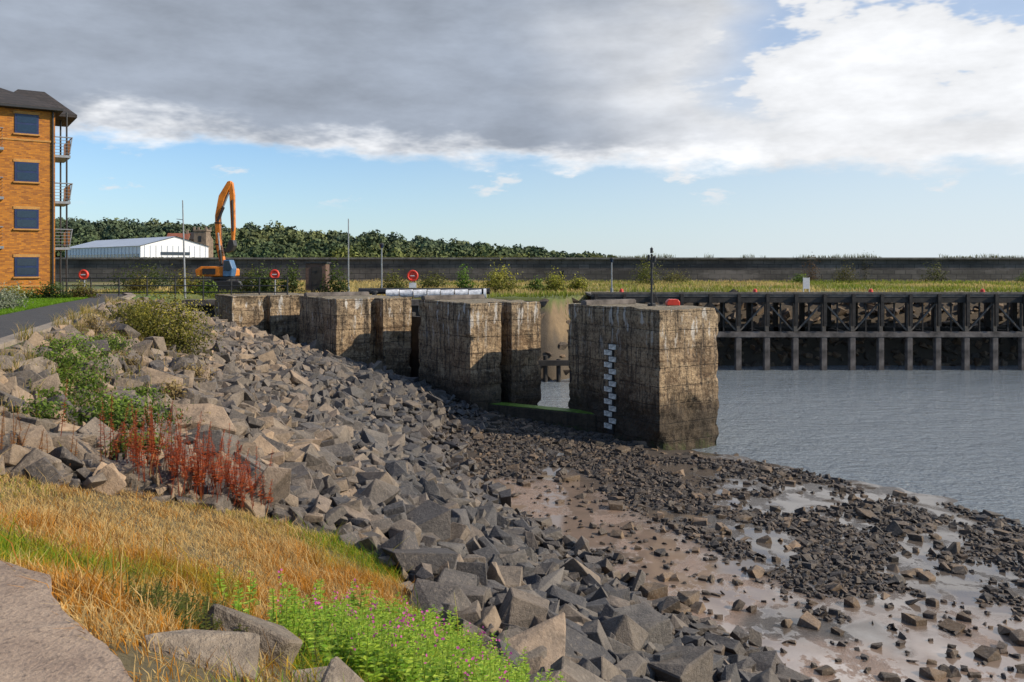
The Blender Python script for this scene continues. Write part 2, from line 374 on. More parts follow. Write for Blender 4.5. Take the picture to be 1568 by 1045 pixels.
for sp,lo,hi,y0,y1 in ((.105,.03,.075,12,24),(.13,.04,.09,24,34),(.30,.07,.14,8,36)):
    a,b=jgrid(-3,20,y0,y1,sp); d=a-xt(b); u=rng.uniform(0,1,len(a)); md=mudness(a,b)
    p=np.where(md>.35,.05,.92)*sst(fbm(a,b,.7,77),.60,.48)
    p=np.where(md>.35,.05+.10*(1-md),p)
    ok=(d>-.1)&(a<xw(b)+.15)&(u<p)&(np.abs(a)<.62*b+1)&~((a>4.6)&(b>28.8)); a,b=a[ok],b[ok]; s=rng.uniform(lo,hi,len(a))
    PP.append(np.stack([a,b,height(a,b)+s*.25],1)); SS.append(s)
scatter('beach_pebbles',rs,np.concatenate(PP),np.concatenate(SS),.4,M_stone,.3)
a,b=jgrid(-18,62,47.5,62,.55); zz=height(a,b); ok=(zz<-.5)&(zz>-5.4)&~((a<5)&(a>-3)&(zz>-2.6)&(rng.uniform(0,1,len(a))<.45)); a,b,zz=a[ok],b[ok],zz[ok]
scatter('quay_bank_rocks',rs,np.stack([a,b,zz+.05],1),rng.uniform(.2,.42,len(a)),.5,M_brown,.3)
def boulder(loc,s,rot,k):
    v,f=rbig[k]; R=np.array(Matrix.Rotation(rot[2],3,'Z')@Matrix.Rotation(rot[0],3,'X')@Matrix.Rotation(rot[1],3,'Y'))
    w=(v*np.array(s))@R.T+np.array(loc); return mesh_np('boulder',w,f,M_boul)
for i,(px,py,dz,s,rt) in enumerate([(-1.58,5.15,.06,(.30,.28,.34),(.3,.3,.4)),(-1.56,4.25,.0,(.30,.24,.18),(.1,.2,.3)),(-.92,4.45,-.02,(.28,.22,.22),(.2,-.3,1.2)),(-.55,4.55,-.05,(.2,.2,.22),(.4,.1,2)),
    (-8.6,15.0,.1,(.6,.5,.4),(.2,.1,1)),(-7.9,13.9,.1,(.5,.5,.4),(.1,.3,2)),(-1.15,4.95,-.05,(.2,.18,.22),(.2,.5,.2)),(-5.9,11.2,.08,(.45,.3,.3),(.3,.1,.6)),(-5.0,10.8,.1,(.5,.34,.25),(.2,.3,.1)),(-6.8,12.4,.08,(.5,.34,.28),(.1,.3,1.1)),(.55,5.3,0,(.3,.2,.2),(.1,.3,.1))]):
    boulder((px,py,float(height(px,py))+dz),s,rt,i%8)
# ---------------------------------------------------------------- paths
def strip(name,L,R,zz,mat):
    V=[];F=[]
    for (l,r) in zip(L,R):
        V+=[(l[0],l[1],zz),(r[0],r[1],zz)]
    for i in range(len(L)-1): F.append([2*i,2*i+1,2*i+3,2*i+2])
    return mesh_py(name,V,F,mat)
er0=np.array([(2.2,-3.0),(.4,0),(-.35,1.4),(-.85,2.3),(-1.1,2.9),(-1.5,3.4),(-1.78,3.75),(-2.2,4.15),(-2.5,4.6),(-2.95,4.85),(-3.6,5.0)])
el0=np.array([(-3,-3.0),(-4,0),(-4.2,1),(-4.5,1.6),(-4.8,2.0),(-5,2.3),(-5.2,2.6),(-5.4,2.9),(-5.6,3.2),(-6,3.6),(-6.4,4)])
tq=np.linspace(0,10,90); er=np.stack([np.interp(tq,np.arange(11),er0[:,0]),np.interp(tq,np.arange(11),er0[:,1])],1); el=np.stack([np.interp(tq,np.arange(11),el0[:,0]),np.interp(tq,np.arange(11),el0[:,1])],1)
er[:,0]+=.06*(fbm(er[:,0],er[:,1],5,3)-.5); er[:,1]+=.06*(fbm(er[:,0],er[:,1],6,7)-.5)
strip('footpath',el,er,.03,M_path)
mesh_py('path_edge',[(a,b,.029) for a,b in er]+[(a+.01,b+.01,-.35) for a,b in er],[[i,i+90,i+91,i+1] for i in range(89)],M_path)
ys=np.array([7,9,12,15.9,19,23.4,28,32,37,41,45,49.0])
xr=np.interp(ys,[7,12,15.9,23.4,37,41,46,50],[-8.2,-9.4,-10.3,-12.7,-17.6,-18.9,-20.6,-23]); wd=np.interp(ys,[7,27,41,50],[2.6,2.5,1.7,1.6])
strip('asphalt_path',[(a-w_,b) for a,b,w_ in zip(xr,ys,wd)],[(a,b) for a,b in zip(xr,ys)],.02,M_asph)
kv=[];kf=[]
for i,(a,b) in enumerate(zip(xr,ys)):
    kv+=[(a+.004,b,-.1),(a+.004,b,.09),(a+.42,b,.09),(a+.42,b,-.3)]
    if i: 
        o=4*i
        for j in range(3): kf.append([o-4+j,o+j,o+j+1,o-3+j])
mesh_py('kerb',kv,kf,M_kerb)
# ---------------------------------------------------------------- concrete piers
E1=np.array([.85,.527]); E2=np.array([-.527,.85])
def pier(name,origin,poly,ztop,zbot,seed,parent=None):
    pts=[np.array(origin)+E1*a+E2*b for a,b in poly]; n=len(pts); ring=[];nor=[];cor=[]
    en=[]
    for i in range(n):
        d=pts[(i+1)%n]-pts[i]; d/=np.linalg.norm(d); en.append(np.array([d[1],-d[0]]))
    for i in range(n):
        p,q=pts[i],pts[(i+1)%n]; L=np.linalg.norm(q-p); m=max(2,int(L/.08))
        for k in range(m):
            ring.append(p+(q-p)*k/m)
            if k==0: nn=en[i]+en[i-1]; nor.append(nn/max(.3,np.linalg.norm(nn))); cor.append(1.0)
            else:
                nor.append(en[i]); dd=min(k,m-k)*L/m; cor.append(max(0,1-dd/.22))
    nr=len(ring); zs=np.arange(zbot,ztop,.08); zs=np.append(zs,ztop)
    V=[]
    for zi,z in enumerate(zs):
        low=min(1,max(0,(-z-2.2)/1.5))
        for p,nn,c in zip(ring,nor,cor):
            q=Vector((p[0],p[1],z+seed*3)); 
            d=.028*mnoise.fractal(q*1.1,.7,2,5)+.018*mnoise.noise(q*6)+low*.08*mnoise.fractal(q*1.6,.7,2,4)
            lay=mnoise.noise(Vector((p[0]*.35,p[1]*.35,z*2.6+seed*7))); d-=.07*max(0,lay-.15)*(1+low)
            ch=mnoise.noise(Vector((p[0]*.6,p[1]*.6,z*1.8+seed)))
            d-=c*(.008+.28*max(0,ch-.12)*(1+low))
            er_=mnoise.noise(q*.9+Vector((9,3,1))); d-=.5*max(0,er_-.31)
            d=min(d,.05)
            zz=z
            if zi==len(zs)-1: zz=z-.03+.07*mnoise.noise(q*1.5)-c*.03
            V.append((p[0]+nn[0]*d,p[1]+nn[1]*d,zz))
    F=[]
    for r in range(len(zs)-1):
        for k in range(nr):
            k2=(k+1)%nr; F.append([r*nr+k,r*nr+k2,(r+1)*nr+k2,(r+1)*nr+k])
    F.append([(len(zs)-1)*nr+k for k in range(nr)])
    o=mesh_py(name,V,F,M_conc,parent)
    bm=bmesh.new(); bm.from_mesh(o.data); bmesh.ops.triangulate(bm,faces=[f for f in bm.faces if len(f.verts)>4]); bmesh.ops.recalc_face_normals(bm,faces=bm.faces); bm.to_mesh(o.data); bm.free()
    return o
pA=empty('concrete_pier'); pier('pier_body',(5.19,30),[(0,0),(2.85,0),(2.85,5.5),(0,5.5)],.12,-5.6,1,pA)
pB=empty('concrete_pier'); pier('pier_body',(-1.71,35),[(0,0),(1.5,0),(1.5,.9),(1.96,.9),(1.96,-.05),(3.45,-.05),(3.45,2.2),(3.2,4.9),(0,4.9)],.10,-5.6,2,pB)
pC=empty('concrete_pier'); pier('pier_body',(-8.03,39),[(0,0),(1.68,0),(1.68,.9),(2.28,.9),(2.28,-.05),(3.75,-.05),(3.75,5.4),(0,5.4)],.12,-5.6,3,pC)
pD=empty('concrete_pier'); pier('pier_body',(-14.1,43),[(0,0),(1.6,0),(1.6,.5),(1.9,.5),(1.9,0),(4.4,0),(4.4,4),(0,4)],.1,-5.6,4,pD)
for p,(ox,oy),l in ((pB,(-1.71,35),3.2),(pC,(-8.03,39),3.4),(pA,(5.19,30),2.6)):
    c=np.array([ox,oy])+E1*l/2+E2*4.5
    box('kerb_upstand',(c[0],c[1],.16),(l,.35,.22),M_jconc,p,math.atan2(.527,.85),.04)
sw=empty('lock_sill_wall'); 
def obox(name,a,b,w,z0,z1,mat,parent,bev=.03):
    a=np.array(a);b=np.array(b);c=(a+b)/2;L=np.linalg.norm(b-a)
    return box(name,(c[0],c[1],(z0+z1)/2),(L,w,z1-z0),mat,parent,math.atan2(b[1]-a[1],b[0]-a[0]),bev)
obox('sill',(-1.0,35.9),(3.4,33.3),.7,-5.6,-4.12,M_conc,sw)
M_algae=simple('green_algae',(.10,.19,.012),.7,var=.5,scale=5,bump=.6)
obox('algae_top',(-.9,35.85),(3.3,33.35),.6,-4.14,-4.10,M_algae,sw,.01)
gt=empty('dock_gate'); obox('gate_leaf',(-.6,40.5),(-4.9,42.6),.4,-5.8,-.9,M_dark,gt)
obox('gate_leaf_2',(-4.9,42.7),(-11,45.2),.4,-5.8,-.7,M_dark,gt)
tg=empty('tide_gauge'); nrm=np.array([-.85,-.527]); base=np.array([5.19,30])+E2*2.7
for i in range(14):
    z=-1.42-.232*i; off=.13 if i%2 else -.13
    c=base+E2*off+nrm*.06
    box('plate_%d'%i,(c[0],c[1],z),(.46 if i%2 else .40,.05,.19),M_gauge,tg,math.atan2(.85,-.527),.008)
c=base+nrm*.03; box('backing_board',(c[0],c[1],-3.0),(.3,.06,3.4),M_dark,tg,math.atan2(.85,-.527))
ms=empty('navigation_light_mast',(5.3,32.4,.1))
rod('mast',(0,0,-.05),(0,0,2.0),.045,M_black,ms,.035); rod('foot',(0,0,-.05),(0,0,.12),.16,M_black,ms)
for i,(dx,dz) in enumerate(((0,2.02),(-.11,1.75),(.11,1.70),(.02,1.45))):
    rod('lantern_%d'%i,(dx,0,dz),(dx,0,dz+.16),.055,M_black,ms); rod('cap_%d'%i,(dx,0,dz+.16),(dx,0,dz+.22),.07,M_black,ms,.02)
rod('crossarm',(-.2,0,1.72),(.2,0,1.72),.02,M_black,ms); rod('stay',(0,0,1.2),(.25,.0,.1),.012,M_black,ms)
for k in range(7): rod('rung_%d'%k,(-.1,0,.3+.18*k),(.1,0,.3+.18*k),.01,M_black,ms,seg=6)
def torus_me(R,r,a=28,b=10):
    V=[];F=[]
    for i in range(a):
        for j in range(b):
            u=2*math.pi*i/a; v=2*math.pi*j/b
            V.append(((R+r*math.cos(v))*math.cos(u),r*math.sin(v),(R+r*math.cos(v))*math.sin(u)))
            F.append([i*b+j,((i+1)%a)*b+j,((i+1)%a)*b+(j+1)%b,i*b+(j+1)%b])
    return V,F
def lifebuoy(loc,post=1.2,R=.27,board=False):
    e=empty('lifebuoy',loc)
    rod('post',(0,.1,-post),(0,.1,.1),.04,M_grey,e)
    V,F=torus_me(R-.06,.065); mesh_py('ring',V,F,M_red,e,True)
    rod('housing',(0,.0,0),(0,.09,0),R-.02,M_red,e,seg=24)
    box('label',(0,-.03,0),(.24,.05,.05),M_white,e)
    if board: box('notice',(0,.05,-R-.22),(.42,.04,.3),M_white,e)
    return e
lifebuoy((-5.85,50.2,1.02),1.4,.34,True); lifebuoy((-12.8,46,1.15),1.3,.27); lifebuoy((-22.6,45,1.15),1.2,.27)
fb=empty('life_ring_locker',(6.25,33.2,.1)); 
extrude_poly('lid',[(-.25,0),(.25,0),(.25,.14),(.17,.24),(-.17,.24),(-.25,.14)],.4,M_red,fb); box('foot_l',(-.2,0,-.03),(.06,.35,.12),M_black,fb); box('foot_r',(.2,0,-.03),(.06,.35,.12),M_black,fb)
# ---------------------------------------------------------------- jetty
jt=empty('timber_jetty'); X0,X1=5.0,64.0; zt=-.22
box('fascia_beam',((X0+X1)/2,54,-.50),(X1-X0,.35,.46),M_dark,jt,bev=.02)
box('deck',((X0+X1)/2,56,zt-.06),(X1-X0,4.4,.14),M_timber,jt)
box('deck_edge_kerb',((X0+X1)/2,53.85,zt+.09),(X1-X0,.2,.14),M_timber,jt,bev=.02)
box('rear_beam',((X0+X1)/2,58,-.5),(X1-X0,.3,.46),M_dark,jt)
box('middle_beam',((X0+X1)/2,54,-2.74),(X1-X0,.42,.36),M_jconc,jt,bev=.03)
box('middle_beam_rear',((X0+X1)/2,58,-2.74),(X1-X0,.3,.34),M_dark,jt)
def bar(name,a,b,w,mat,parent):
    a=Vector(a);b=Vector(b);d=b-a; o=box(name,(a+b)/2,(w,w*.6,d.length),mat,parent); o.rotation_euler=d.to_track_quat('Z','Y').to_euler(); return o
k=0; xx=X0+.3
while xx<X1:
    box('pile_%d'%k,(xx,54,-4.5),(.36,.38,3.16),M_jconc,jt,bev=.03)
    box('post_%d'%k,(xx,54,-1.65),(.24,.26,1.84),M_timber,jt,bev=.02)
    box('rear_pile_%d'%k,(xx,58,-3.3),(.3,.3,5.1),M_dark,jt)
    box('fender_%d'%k,(xx,53.72,-1.2),(.2,.16,2.0),M_dark,jt)
    if xx+1.8<X1:
        if k%2==0: bar('brace_%d'%k,(xx+.12,54.02,-.8),(xx+1.68,54.02,-2.5),.15,M_timber,jt)
        else: bar('brace_%d'%k,(xx+1.68,54.0,-.8),(xx+.12,54.0,-2.5),.15,M_timber,jt)
        bar('strut_%d'%k,(xx+.9,54.05,-.75),(xx+.9,54.05,-2.6),.10,M_dark,jt)
    if k%3==0: box('cross_beam_%d'%k,(xx,56,-2.74),(.25,3.7,.25),M_dark,jt)
    xx+=1.8; k+=1
for xx in (7.0,15.55,22.95,30.1,37.4):
    e=empty('jetty_bollard_light',(xx,54.6,zt)); rod('base',(0,0,0),(0,0,.12),.16,M_black,e); rod('lens',(0,0,.12),(0,0,.3),.15,M_red,e,.12,16); rod('cap',(0,0,.3),(0,0,.36),.12,M_red,e,.03,16)
st_=empty('timber_staging')
for k,xx in enumerate(np.arange(.4,5.0,.75)): rod('pile_%d'%k,(xx,48.6,-6),(xx,48.6,-3.5-.2*(k%2)),.13,M_dark,st_)
box('waling',(2.6,48.4,-3.9),(5.2,.2,.3),M_dark,st_)
# ---------------------------------------------------------------- sea wall
sea=empty('sea_wall')
box('wall',(60,100,.6),(330,2,3.3),M_sea,sea)
box('coping',(60,99.9,2.36),(330,2.5,.24),M_cope,sea,bev=.04)
box('upper_step',(92,98.75,.0),(172,.5,2.0),M_sea,sea)
# ---------------------------------------------------------------- brick building
bd=empty('brick_apartment_building',(-25.7,48,-.05),math.atan2(1.5,2.2))
box('walls',(-9,6,5.15),(18,12,10.3),M_brick,bd)
box('band_course',(-9,-.02,8.62),(18.04,.06,.1),M_brick2,bd)
box('plinth_band',(-9,-.02,.55),(18.04,.06,.1),M_brick2,bd)
def hip(name,x0,x1,y0,y1,z,h,inset,mat,parent,hipl=True):
    yc=(y0+y1)/2; V=[(x0,y0,z),(x1,y0,z),(x1,y1,z),(x0,y1,z),(x0+inset*(1 if hipl else 0),yc,z+h),(x1-inset,yc,z+h),(x0,y0,z-.16),(x1,y0,z-.16),(x1,y1,z-.16),(x0,y1,z-.16)]
    return mesh_py(name,V,[[0,1,5,4],[1,2,5],[2,3,4,5],[3,0,4],[6,7,1,0],[7,8,2,1],[8,9,3,2],[9,6,0,3],[9,8,7,6]],mat,parent)
hip('roof',-18.6,.35,-.5,12.5,10.48,3.0,6.6,M_slate,bd)
hip('bay_roof',-3.0,1.4,2.2,6.4,10.60,1.55,1.5,M_slate,bd)
box('gutter',(-9.1,-.52,10.38),(18.9,.12,.12),M_black,bd)
for zc in (9.5,6.85,4.25,1.6):
    for xcn in (-1.39,-5.6,-8.4,-12.5,-16):
        box('window_frame',(xcn,.0,zc),(1.16,.10,1.06),M_frame,bd)
        box('window_pane_top',(xcn,-.045,zc+.26),(.94,.03,.38),M_glass,bd); box('window_pane_low',(xcn,-.045,zc-.24),(.94,.03,.40),M_glass,bd)
        box('sill',(xcn,-.05,zc-.58),(1.3,.16,.08),M_brick2,bd); box('lintel',(xcn,-.015,zc+.62),(1.3,.06,.16),M_brick2,bd)
rod('downpipe',(-.12,-.08,0),(-.12,-.08,10.3),.05,M_black,bd)
for zc in (2.7,5.35,8.0):
    box('balcony_slab',(.45,2.4,zc-.05),(.88,3.0,.14),M_grey,bd)
    for yy in (1.0,1.9,2.8,3.8): rod('baluster',(.83,yy,zc),(.98,yy,zc+1.05),.03,M_grey,bd)
    rod('handrail',(.98,.9,zc+1.05),(.98,3.9,zc+1.05),.035,M_grey,bd); rod('handrail_s',(.02,.95,zc+1.05),(.98,.95,zc+1.05),.035,M_grey,bd)
    box('balcony_glass',(.88,2.4,zc+.55),(.03,2.8,.85),M_glass,bd)
    for j in range(5): rod('rail_%d'%j,(.02,.95,zc+.15+.18*j),(.9,.95,zc+.15+.18*j),.015,M_grey,bd)
    box('slab',( -3.75,-.55,zc-.05),(2.4,1.05,.14),M_grey,bd); rod('handrail_f',(-2.6,-1.05,zc+1.05),(-4.9,-1.05,zc+1.05),.03,M_grey,bd); rod('handrail_g',(-2.6,-1.05,zc+1.05),(-2.6,0,zc+1.05),.03,M_grey,bd)
    for j in range(5): rod('rail_f%d'%j,(-2.6,-1.03,zc+.15+.18*j),(-2.6,0,zc+.15+.18*j),.012,M_grey,bd)
for yy in (1.0,3.8): rod('balcony_post',(.7,yy,0),(.7,yy,10.5),.05,M_black,bd)
# ---------------------------------------------------------------- warehouse
wh=empty('white_warehouse',(-74,170,-1),math.radians(45))
W,L,eh,ph=14.1,44.6,6.4,8.3
V=[(0,0,0),(W,0,0),(W,L,0),(0,L,0),(0,0,eh),(W,0,eh),(W,L,eh),(0,L,eh),(W/2,0,ph),(W/2,L,ph)]
mesh_py('walls',V,[[0,1,5,8,4],[1,2,6,5],[2,3,7,9,6],[3,0,4,7]],M_clad,wh)
V=[(-.4,-.4,eh-.02),(W/2,-.4,ph+.14),(W/2,L+.4,ph+.14),(-.4,L+.4,eh-.02),(W+.4,-.4,eh-.02),(W+.4,L+.4,eh-.02)]
mesh_py('roof',V,[[0,1,2,3],[1,4,5,2]],M_roofm,wh)
box('window_strip',(-.06,L/2,4.3),(.1,L-2,1.0),M_glass,wh)
for k in range(22): box('mullion_%d'%k,(-.1,2+k*1.95,3.2),(.12,.25,6.0),M_clad,wh)
for k in range(12): box('cladding_rib_%d'%k,(.8+k*1.15,-.05,3.3),(.1,.08,6.4),M_roofm,wh)
box('gable_windows',(W/2,-.1,4.9),(6,.1,.6),M_glass,wh)
def house(name,loc,rz,w,d,h,rh,wm,rm):
    e=empty(name,loc,rz)
    mesh_py('walls',[(-w/2,-d/2,-4),(w/2,-d/2,-4),(w/2,d/2,-4),(-w/2,d/2,-4),(-w/2,-d/2,h),(w/2,-d/2,h),(w/2,d/2,h),(-w/2,d/2,h),(-w/2,0,h+rh),(w/2,0,h+rh)],[[0,1,5,4],[1,2,6,9,5],[2,3,7,6],[3,0,4,8,7]],wm,e)
    mesh_py('roof',[(-w/2-.3,-d/2-.3,h-.1),(w/2+.3,-d/2-.3,h-.1),(w/2+.3,0,h+rh+.1),(-w/2-.3,0,h+rh+.1),(w/2+.3,d/2+.3,h-.1),(-w/2-.3,d/2+.3,h-.1)],[[0,1,2,3],[3,2,4,5]],rm,e)
    for i in range(int(w/3)):
        for zz in (h*.3,h*.75): box('window_%d'%i,(-w/2+1.5+i*3,-d/2-.03,zz),(1,.08,1.2),M_glass,e)
    box('chimney',(w/2-.8,0,h+rh+.4),(.8,.8,1.8),wm,e); return e
house('brick_house',(-117,300,6.5),.15,7,7,3.5,2.5,M_stonehouse,M_redroof); house('stone_house',(-111,303,7.0),-.1,7,7,3.5,2.5,M_stonehouse,M_slate)
tw=empty('stone_church_tower',(-106,292,5.5)); box('shaft',(0,0,2.5),(4.2,4.2,10),M_stonehouse,tw); box('parapet',(0,0,7.7),(4.7,4.7,.5),M_stonehouse,tw)
for dx in (-2,2):
    for dy in (-2,2): box('pinnacle',(dx,dy,8.4),(.6,.6,1.1),M_stonehouse,tw)
for zz in (1,4.8): box('belfry_opening',(0,-2.12,zz),(1,.1,1.9),M_black,tw)
# ---------------------------------------------------------------- excavator
ex=empty('excavator',(-20.3,60,0))
zz=-.3
for s in (-1.15,1.15):
    extrude_poly('track',[(-1.7,zz+.25),(-1.5,zz),(1.5,zz),(1.7,zz+.25),(1.7,zz+.65),(1.5,zz+.85),(-1.5,zz+.85),(-1.7,zz+.65)],.55,M_black,ex,bev=.05).location=(0,s,0)
rod('slew_ring',(0,0,.5),(0,0,.85),.8,M_black,ex,seg=24)
extrude_poly('counterweight_house',[(-1.5,.85),(.8,.85),(.8,1.35),(.2,1.55),(-1.2,1.55),(-1.6,1.3)],2.3,M_orange,ex,bev=.06)
box('engine_grille',(-.6,-1.17,1.2),(.9,.04,.4),M_black,ex)
extrude_poly('cab',[(.35,.85),(.95,.85),(1.05,1.4),(.85,2.0),(.4,2.0)],.9,M_blue,ex,bev=.04).location=(0,-.75,0)
extrude_poly('cab_glass',[(.43,1.25),(.9,1.25),(.96,1.45),(.8,1.93),(.46,1.93)],.94,M_glass,ex,bev=.01).location=(0,-.75,0)
rel=lambda L:[(a+20.3,b) for a,b in L]
extrude_poly('boom',rel([(-20.40,1.5),(-20.10,1.55),(-20.42,3.1),(-20.50,5.0),(-20.18,6.3),(-19.68,7.35),(-19.74,7.55),(-19.95,7.5),(-20.56,6.5),(-20.82,5.1),(-20.78,3.0)]),.42,M_orange,ex)
for dz in (3.1,4.6): box('boom_band',(-.33 if dz<4 else -.36,0,dz),(.40,.46,.09),M_black,ex)
extrude_poly('stick',rel([(-19.90,7.55),(-19.62,7.45),(-19.50,6.6),(-19.46,4.2),(-19.54,3.3),(-19.68,3.3),(-19.74,4.8),(-19.82,6.4)]),.32,M_orange,ex)
rod('boom_cylinder',(-.0,-.32,1.5),(-.25,-.32,3.9),.07,M_grey,ex); rod('boom_cylinder_barrel',(-.02,-.32,1.6),(-.12,-.32,2.7),.1,M_black,ex)
rod('stick_cylinder',(-.3,-.3,4.7),(.42,-.1,6.7),.055,M_grey,ex); rod('stick_cylinder_barrel',(-.3,-.3,4.7),(.1,-.2,5.7),.09,M_black,ex)
rod('bucket_cylinder',(.70,-.22,6.2),(.75,-.22,4.0),.06,M_black,ex)
extrude_poly('bucket',[(.5,3.4),(.8,3.4),(.88,3.0),(.7,2.65),(.35,2.5),(.1,2.65),(.35,2.9)],.7,M_black,ex)
rod('hose',(-.5,.3,3),(-.35,.3,6.2),.04,M_black,ex)
# ---------------------------------------------------------------- poles, rail, shed, pipe
p=empty('mast_pole',(-19.15,50,-.3)); rod('pole',(0,0,0),(-.15,0,5.75),.07,M_grey,p,.03); rod('arm',(-.13,0,4.6),(-.5,0,4.65),.02,M_grey,p)
p=empty('flag_pole',(-11.5,60,-.4)); rod('pole',(0,0,0),(0,0,5.3),.06,M_grey,p,.035); rod('base',(0,0,0),(0,0,.5),.1,M_grey,p)
def lamp(name,loc,h):
    e=empty(name,loc); rod('column',(0,0,0),(0,0,h),.055,M_grey,e,.04); rod('foot',(0,0,0),(0,0,.35),.1,M_grey,e)
    rod('lantern',(0,0,h),(0,0,h+.22),.1,M_glass,e,.14); rod('hood',(0,0,h+.22),(0,0,h+.32),.17,M_black,e,.04); return e
lamp('street_lamp',(-8.4,55,-.35),3.1); lamp('street_lamp',(6.6,56.5,-.22),2.05)
p=empty('marker_board',(20.0,58,-.35)); box('panel',(0,0,.75),(.36,.05,.75),M_white,p); rod('leg_l',(-.2,0,0),(-.2,0,1.15),.03,M_white,p); rod('leg_r',(.2,0,0),(.2,0,1.15),.03,M_white,p)
sh=empty('brown_cabin',(-13.1,57.5,-.3)); box('body',(0,0,1.05),(1.35,1.2,2.0),M_shed,sh,bev=.02); box('roof',(0,0,2.1),(1.55,1.4,.1),M_black,sh); box('door',(.1,-.62,.95),(.7,.05,1.7),M_dark,sh)
rl=empty('quay_railing')
for k,xx in enumerate(np.arange(-24,-11.9,1.5)): rod('post_%d'%k,(xx,45.6,-.3),(xx,45.6,1.0),.04,M_black,rl)
for j,zz in enumerate((.95,.55,.2)): rod('rail_%d'%j,(-24,45.6,zz),(-12,45.6,zz),.03,M_black,rl)
pp=empty('wrapped_pipe')
for i in range(7): 
    x0=-7.3+i*.8; rod('length_%d'%i,(x0,49.6+.03*math.sin(i*2),-.02+.03*math.sin(i*3)),(x0+.74,49.6,.02),.24-.02*(i%2),M_wrap,pp,.22,14)
rod('dark_pipe',(-9.0,50.1,.12),(-1.3,50.1,.12),.18,M_black,pp)
rod('pipe_collar',(-1.65,49.6,0),(-1.5,49.6,0),.28,M_wrap,pp,seg=16)
qe=empty('quay_edge_wall'); box('cap',(-10.2,48.9,-.5),(17.2,.8,.35),M_jconc,qe,bev=.04); box('face',(-10.2,49.0,-3.2),(17.0,.5,5.1),M_dark,qe)
bo=empty('mooring_bollard',(-7.9,48.9,-.33)); rod('stem',(0,0,0),(0,0,.4),.14,M_black,bo); rod('head',(0,0,.4),(0,0,.5),.22,M_black,bo)
# ---------------------------------------------------------------- vegetation
def blades(name,P,h,w,col,lean=.5,wind=(0,0),mat=None):
    n=len(P); az=rng.uniform(0,2*np.pi,n); sd=np.stack([np.cos(az),np.sin(az),np.zeros(n)],1)*w[:,None]/2
    la=rng.uniform(0,2*np.pi,n); lv=np.stack([np.cos(la),np.sin(la),np.zeros(n)],1)*(rng.uniform(.1,1,n)*lean*h)[:,None]+np.array([wind[0],wind[1],0])*h[:,None]
    up=np.array([0,0,1.0])
    b0=P; b1=P+up*(h*.6)[:,None]+lv*.35; b2=P+up*(h*rng.uniform(.8,1.0,n))[:,None]+lv
    V=np.stack([b0-sd,b0+sd,b1-sd*.7,b1+sd*.7,b2-sd*.12,b2+sd*.12],1).reshape(-1,3)
    o=np.arange(n)*6
    F=np.concatenate([np.stack([o,o+1,o+3,o+2],1),np.stack([o+2,o+3,o+5,o+4],1)])
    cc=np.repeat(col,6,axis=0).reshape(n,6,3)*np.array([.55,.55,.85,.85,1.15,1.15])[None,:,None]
    return mesh_np(name,V,F,mat or M_blade,np.clip(cc.reshape(-1,3),0,1))
def leafarr(P,s,N=None,asp=.5):
    n=len(P); a=rng.normal(size=(n,3))
    if N is not None:
        N=N/np.linalg.norm(N,axis=1)[:,None]; N=N+.45*rng.normal(size=(n,3)); a=np.cross(N,a)
    a/=np.linalg.norm(a,axis=1)[:,None]; b=np.cross(N,a) if N is not None else np.cross(a,rng.normal(size=(n,3))); b/=np.linalg.norm(b,axis=1)[:,None]
    s=s[:,None]; V=np.stack([P-a*s,P+b*s*asp,P+a*s,P-b*s*asp],1).reshape(-1,3); o=np.arange(n)*4
    return V,np.stack([o,o+1,o+2,o+3],1)
def bush(name,c,r,n,ls,c1,c2,clumps=40,sig=.16,mat=None,stems=True):
    c=np.array(c);r=np.array(r)
    d=rng.normal(size=(clumps,3)); d/=np.linalg.norm(d,axis=1)[:,None]; d[:,2]=np.abs(d[:,2])*1.0-.12
    cc=c+d*r*rng.uniform(.45,1.0,(clumps,1)); k=rng.integers(0,clumps,n)
    off=rng.normal(size=(n,3))*r*sig
    P=cc[k]+off; shade=rng.uniform(.6,1.25,clumps)[k]*rng.uniform(.75,1.2,n)
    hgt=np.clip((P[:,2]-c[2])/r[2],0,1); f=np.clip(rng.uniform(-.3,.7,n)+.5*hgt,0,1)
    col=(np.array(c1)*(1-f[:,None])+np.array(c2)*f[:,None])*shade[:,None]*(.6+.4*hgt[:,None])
    V,F=leafarr(P,ls*rng.uniform(.6,1.3,n),off/r+.35*d[k]+1e-3); col=np.repeat(col,4,axis=0)
    if stems:
        m=min(clumps,24); base=c+np.stack([rng.normal(size=m)*r[0]*.15,rng.normal(size=m)*r[1]*.15,np.full(m,-.15*r[2])],1)
        q=cc[:m]; sd=np.array([.012,.004,0])*max(1,r[0]); V2=np.stack([base-sd,base+sd,q+sd*.4,q-sd*.4],1).reshape(-1,3)
        F2=np.arange(m*4).reshape(m,4)+len(V); V=np.concatenate([V,V2]); F=np.concatenate([F,F2]); col=np.concatenate([col,np.tile([.05,.035,.02],(m*4,1))])
    return mesh_np(name,V,F,mat or M_leaf,np.clip(col,0,1))
N=230000
a=rng.uniform(-8.5,1.4,N); b=rng.uniform(2.2,12.4,N)
pathr=np.interp(b,[0,1.4,2.3,3.4,3.75,4.15,4.6,4.85,5.0],[.4,-.35,-.85,-1.5,-1.78,-2.2,-2.5,-2.95,-3.6]); pathr=np.where(b>5.0,-20,pathr)
ok=(a>pathr+.0)&ingrass(a,b,1.1*(fbm(a,b,1.3,61)-.5))&(a>-.66*b-1)
ok&=~((b<5.2)&(a>-1.8)&(rng.uniform(0,1,N)<.75))
a,b=a[ok],b[ok]; n=len(a); f1=fbm(a,b,.55,91,4); f2=fbm(a,b,1.7,14,3); f3=fbm(a,b,3.0,19,3); r=rng.uniform(0,1,n)
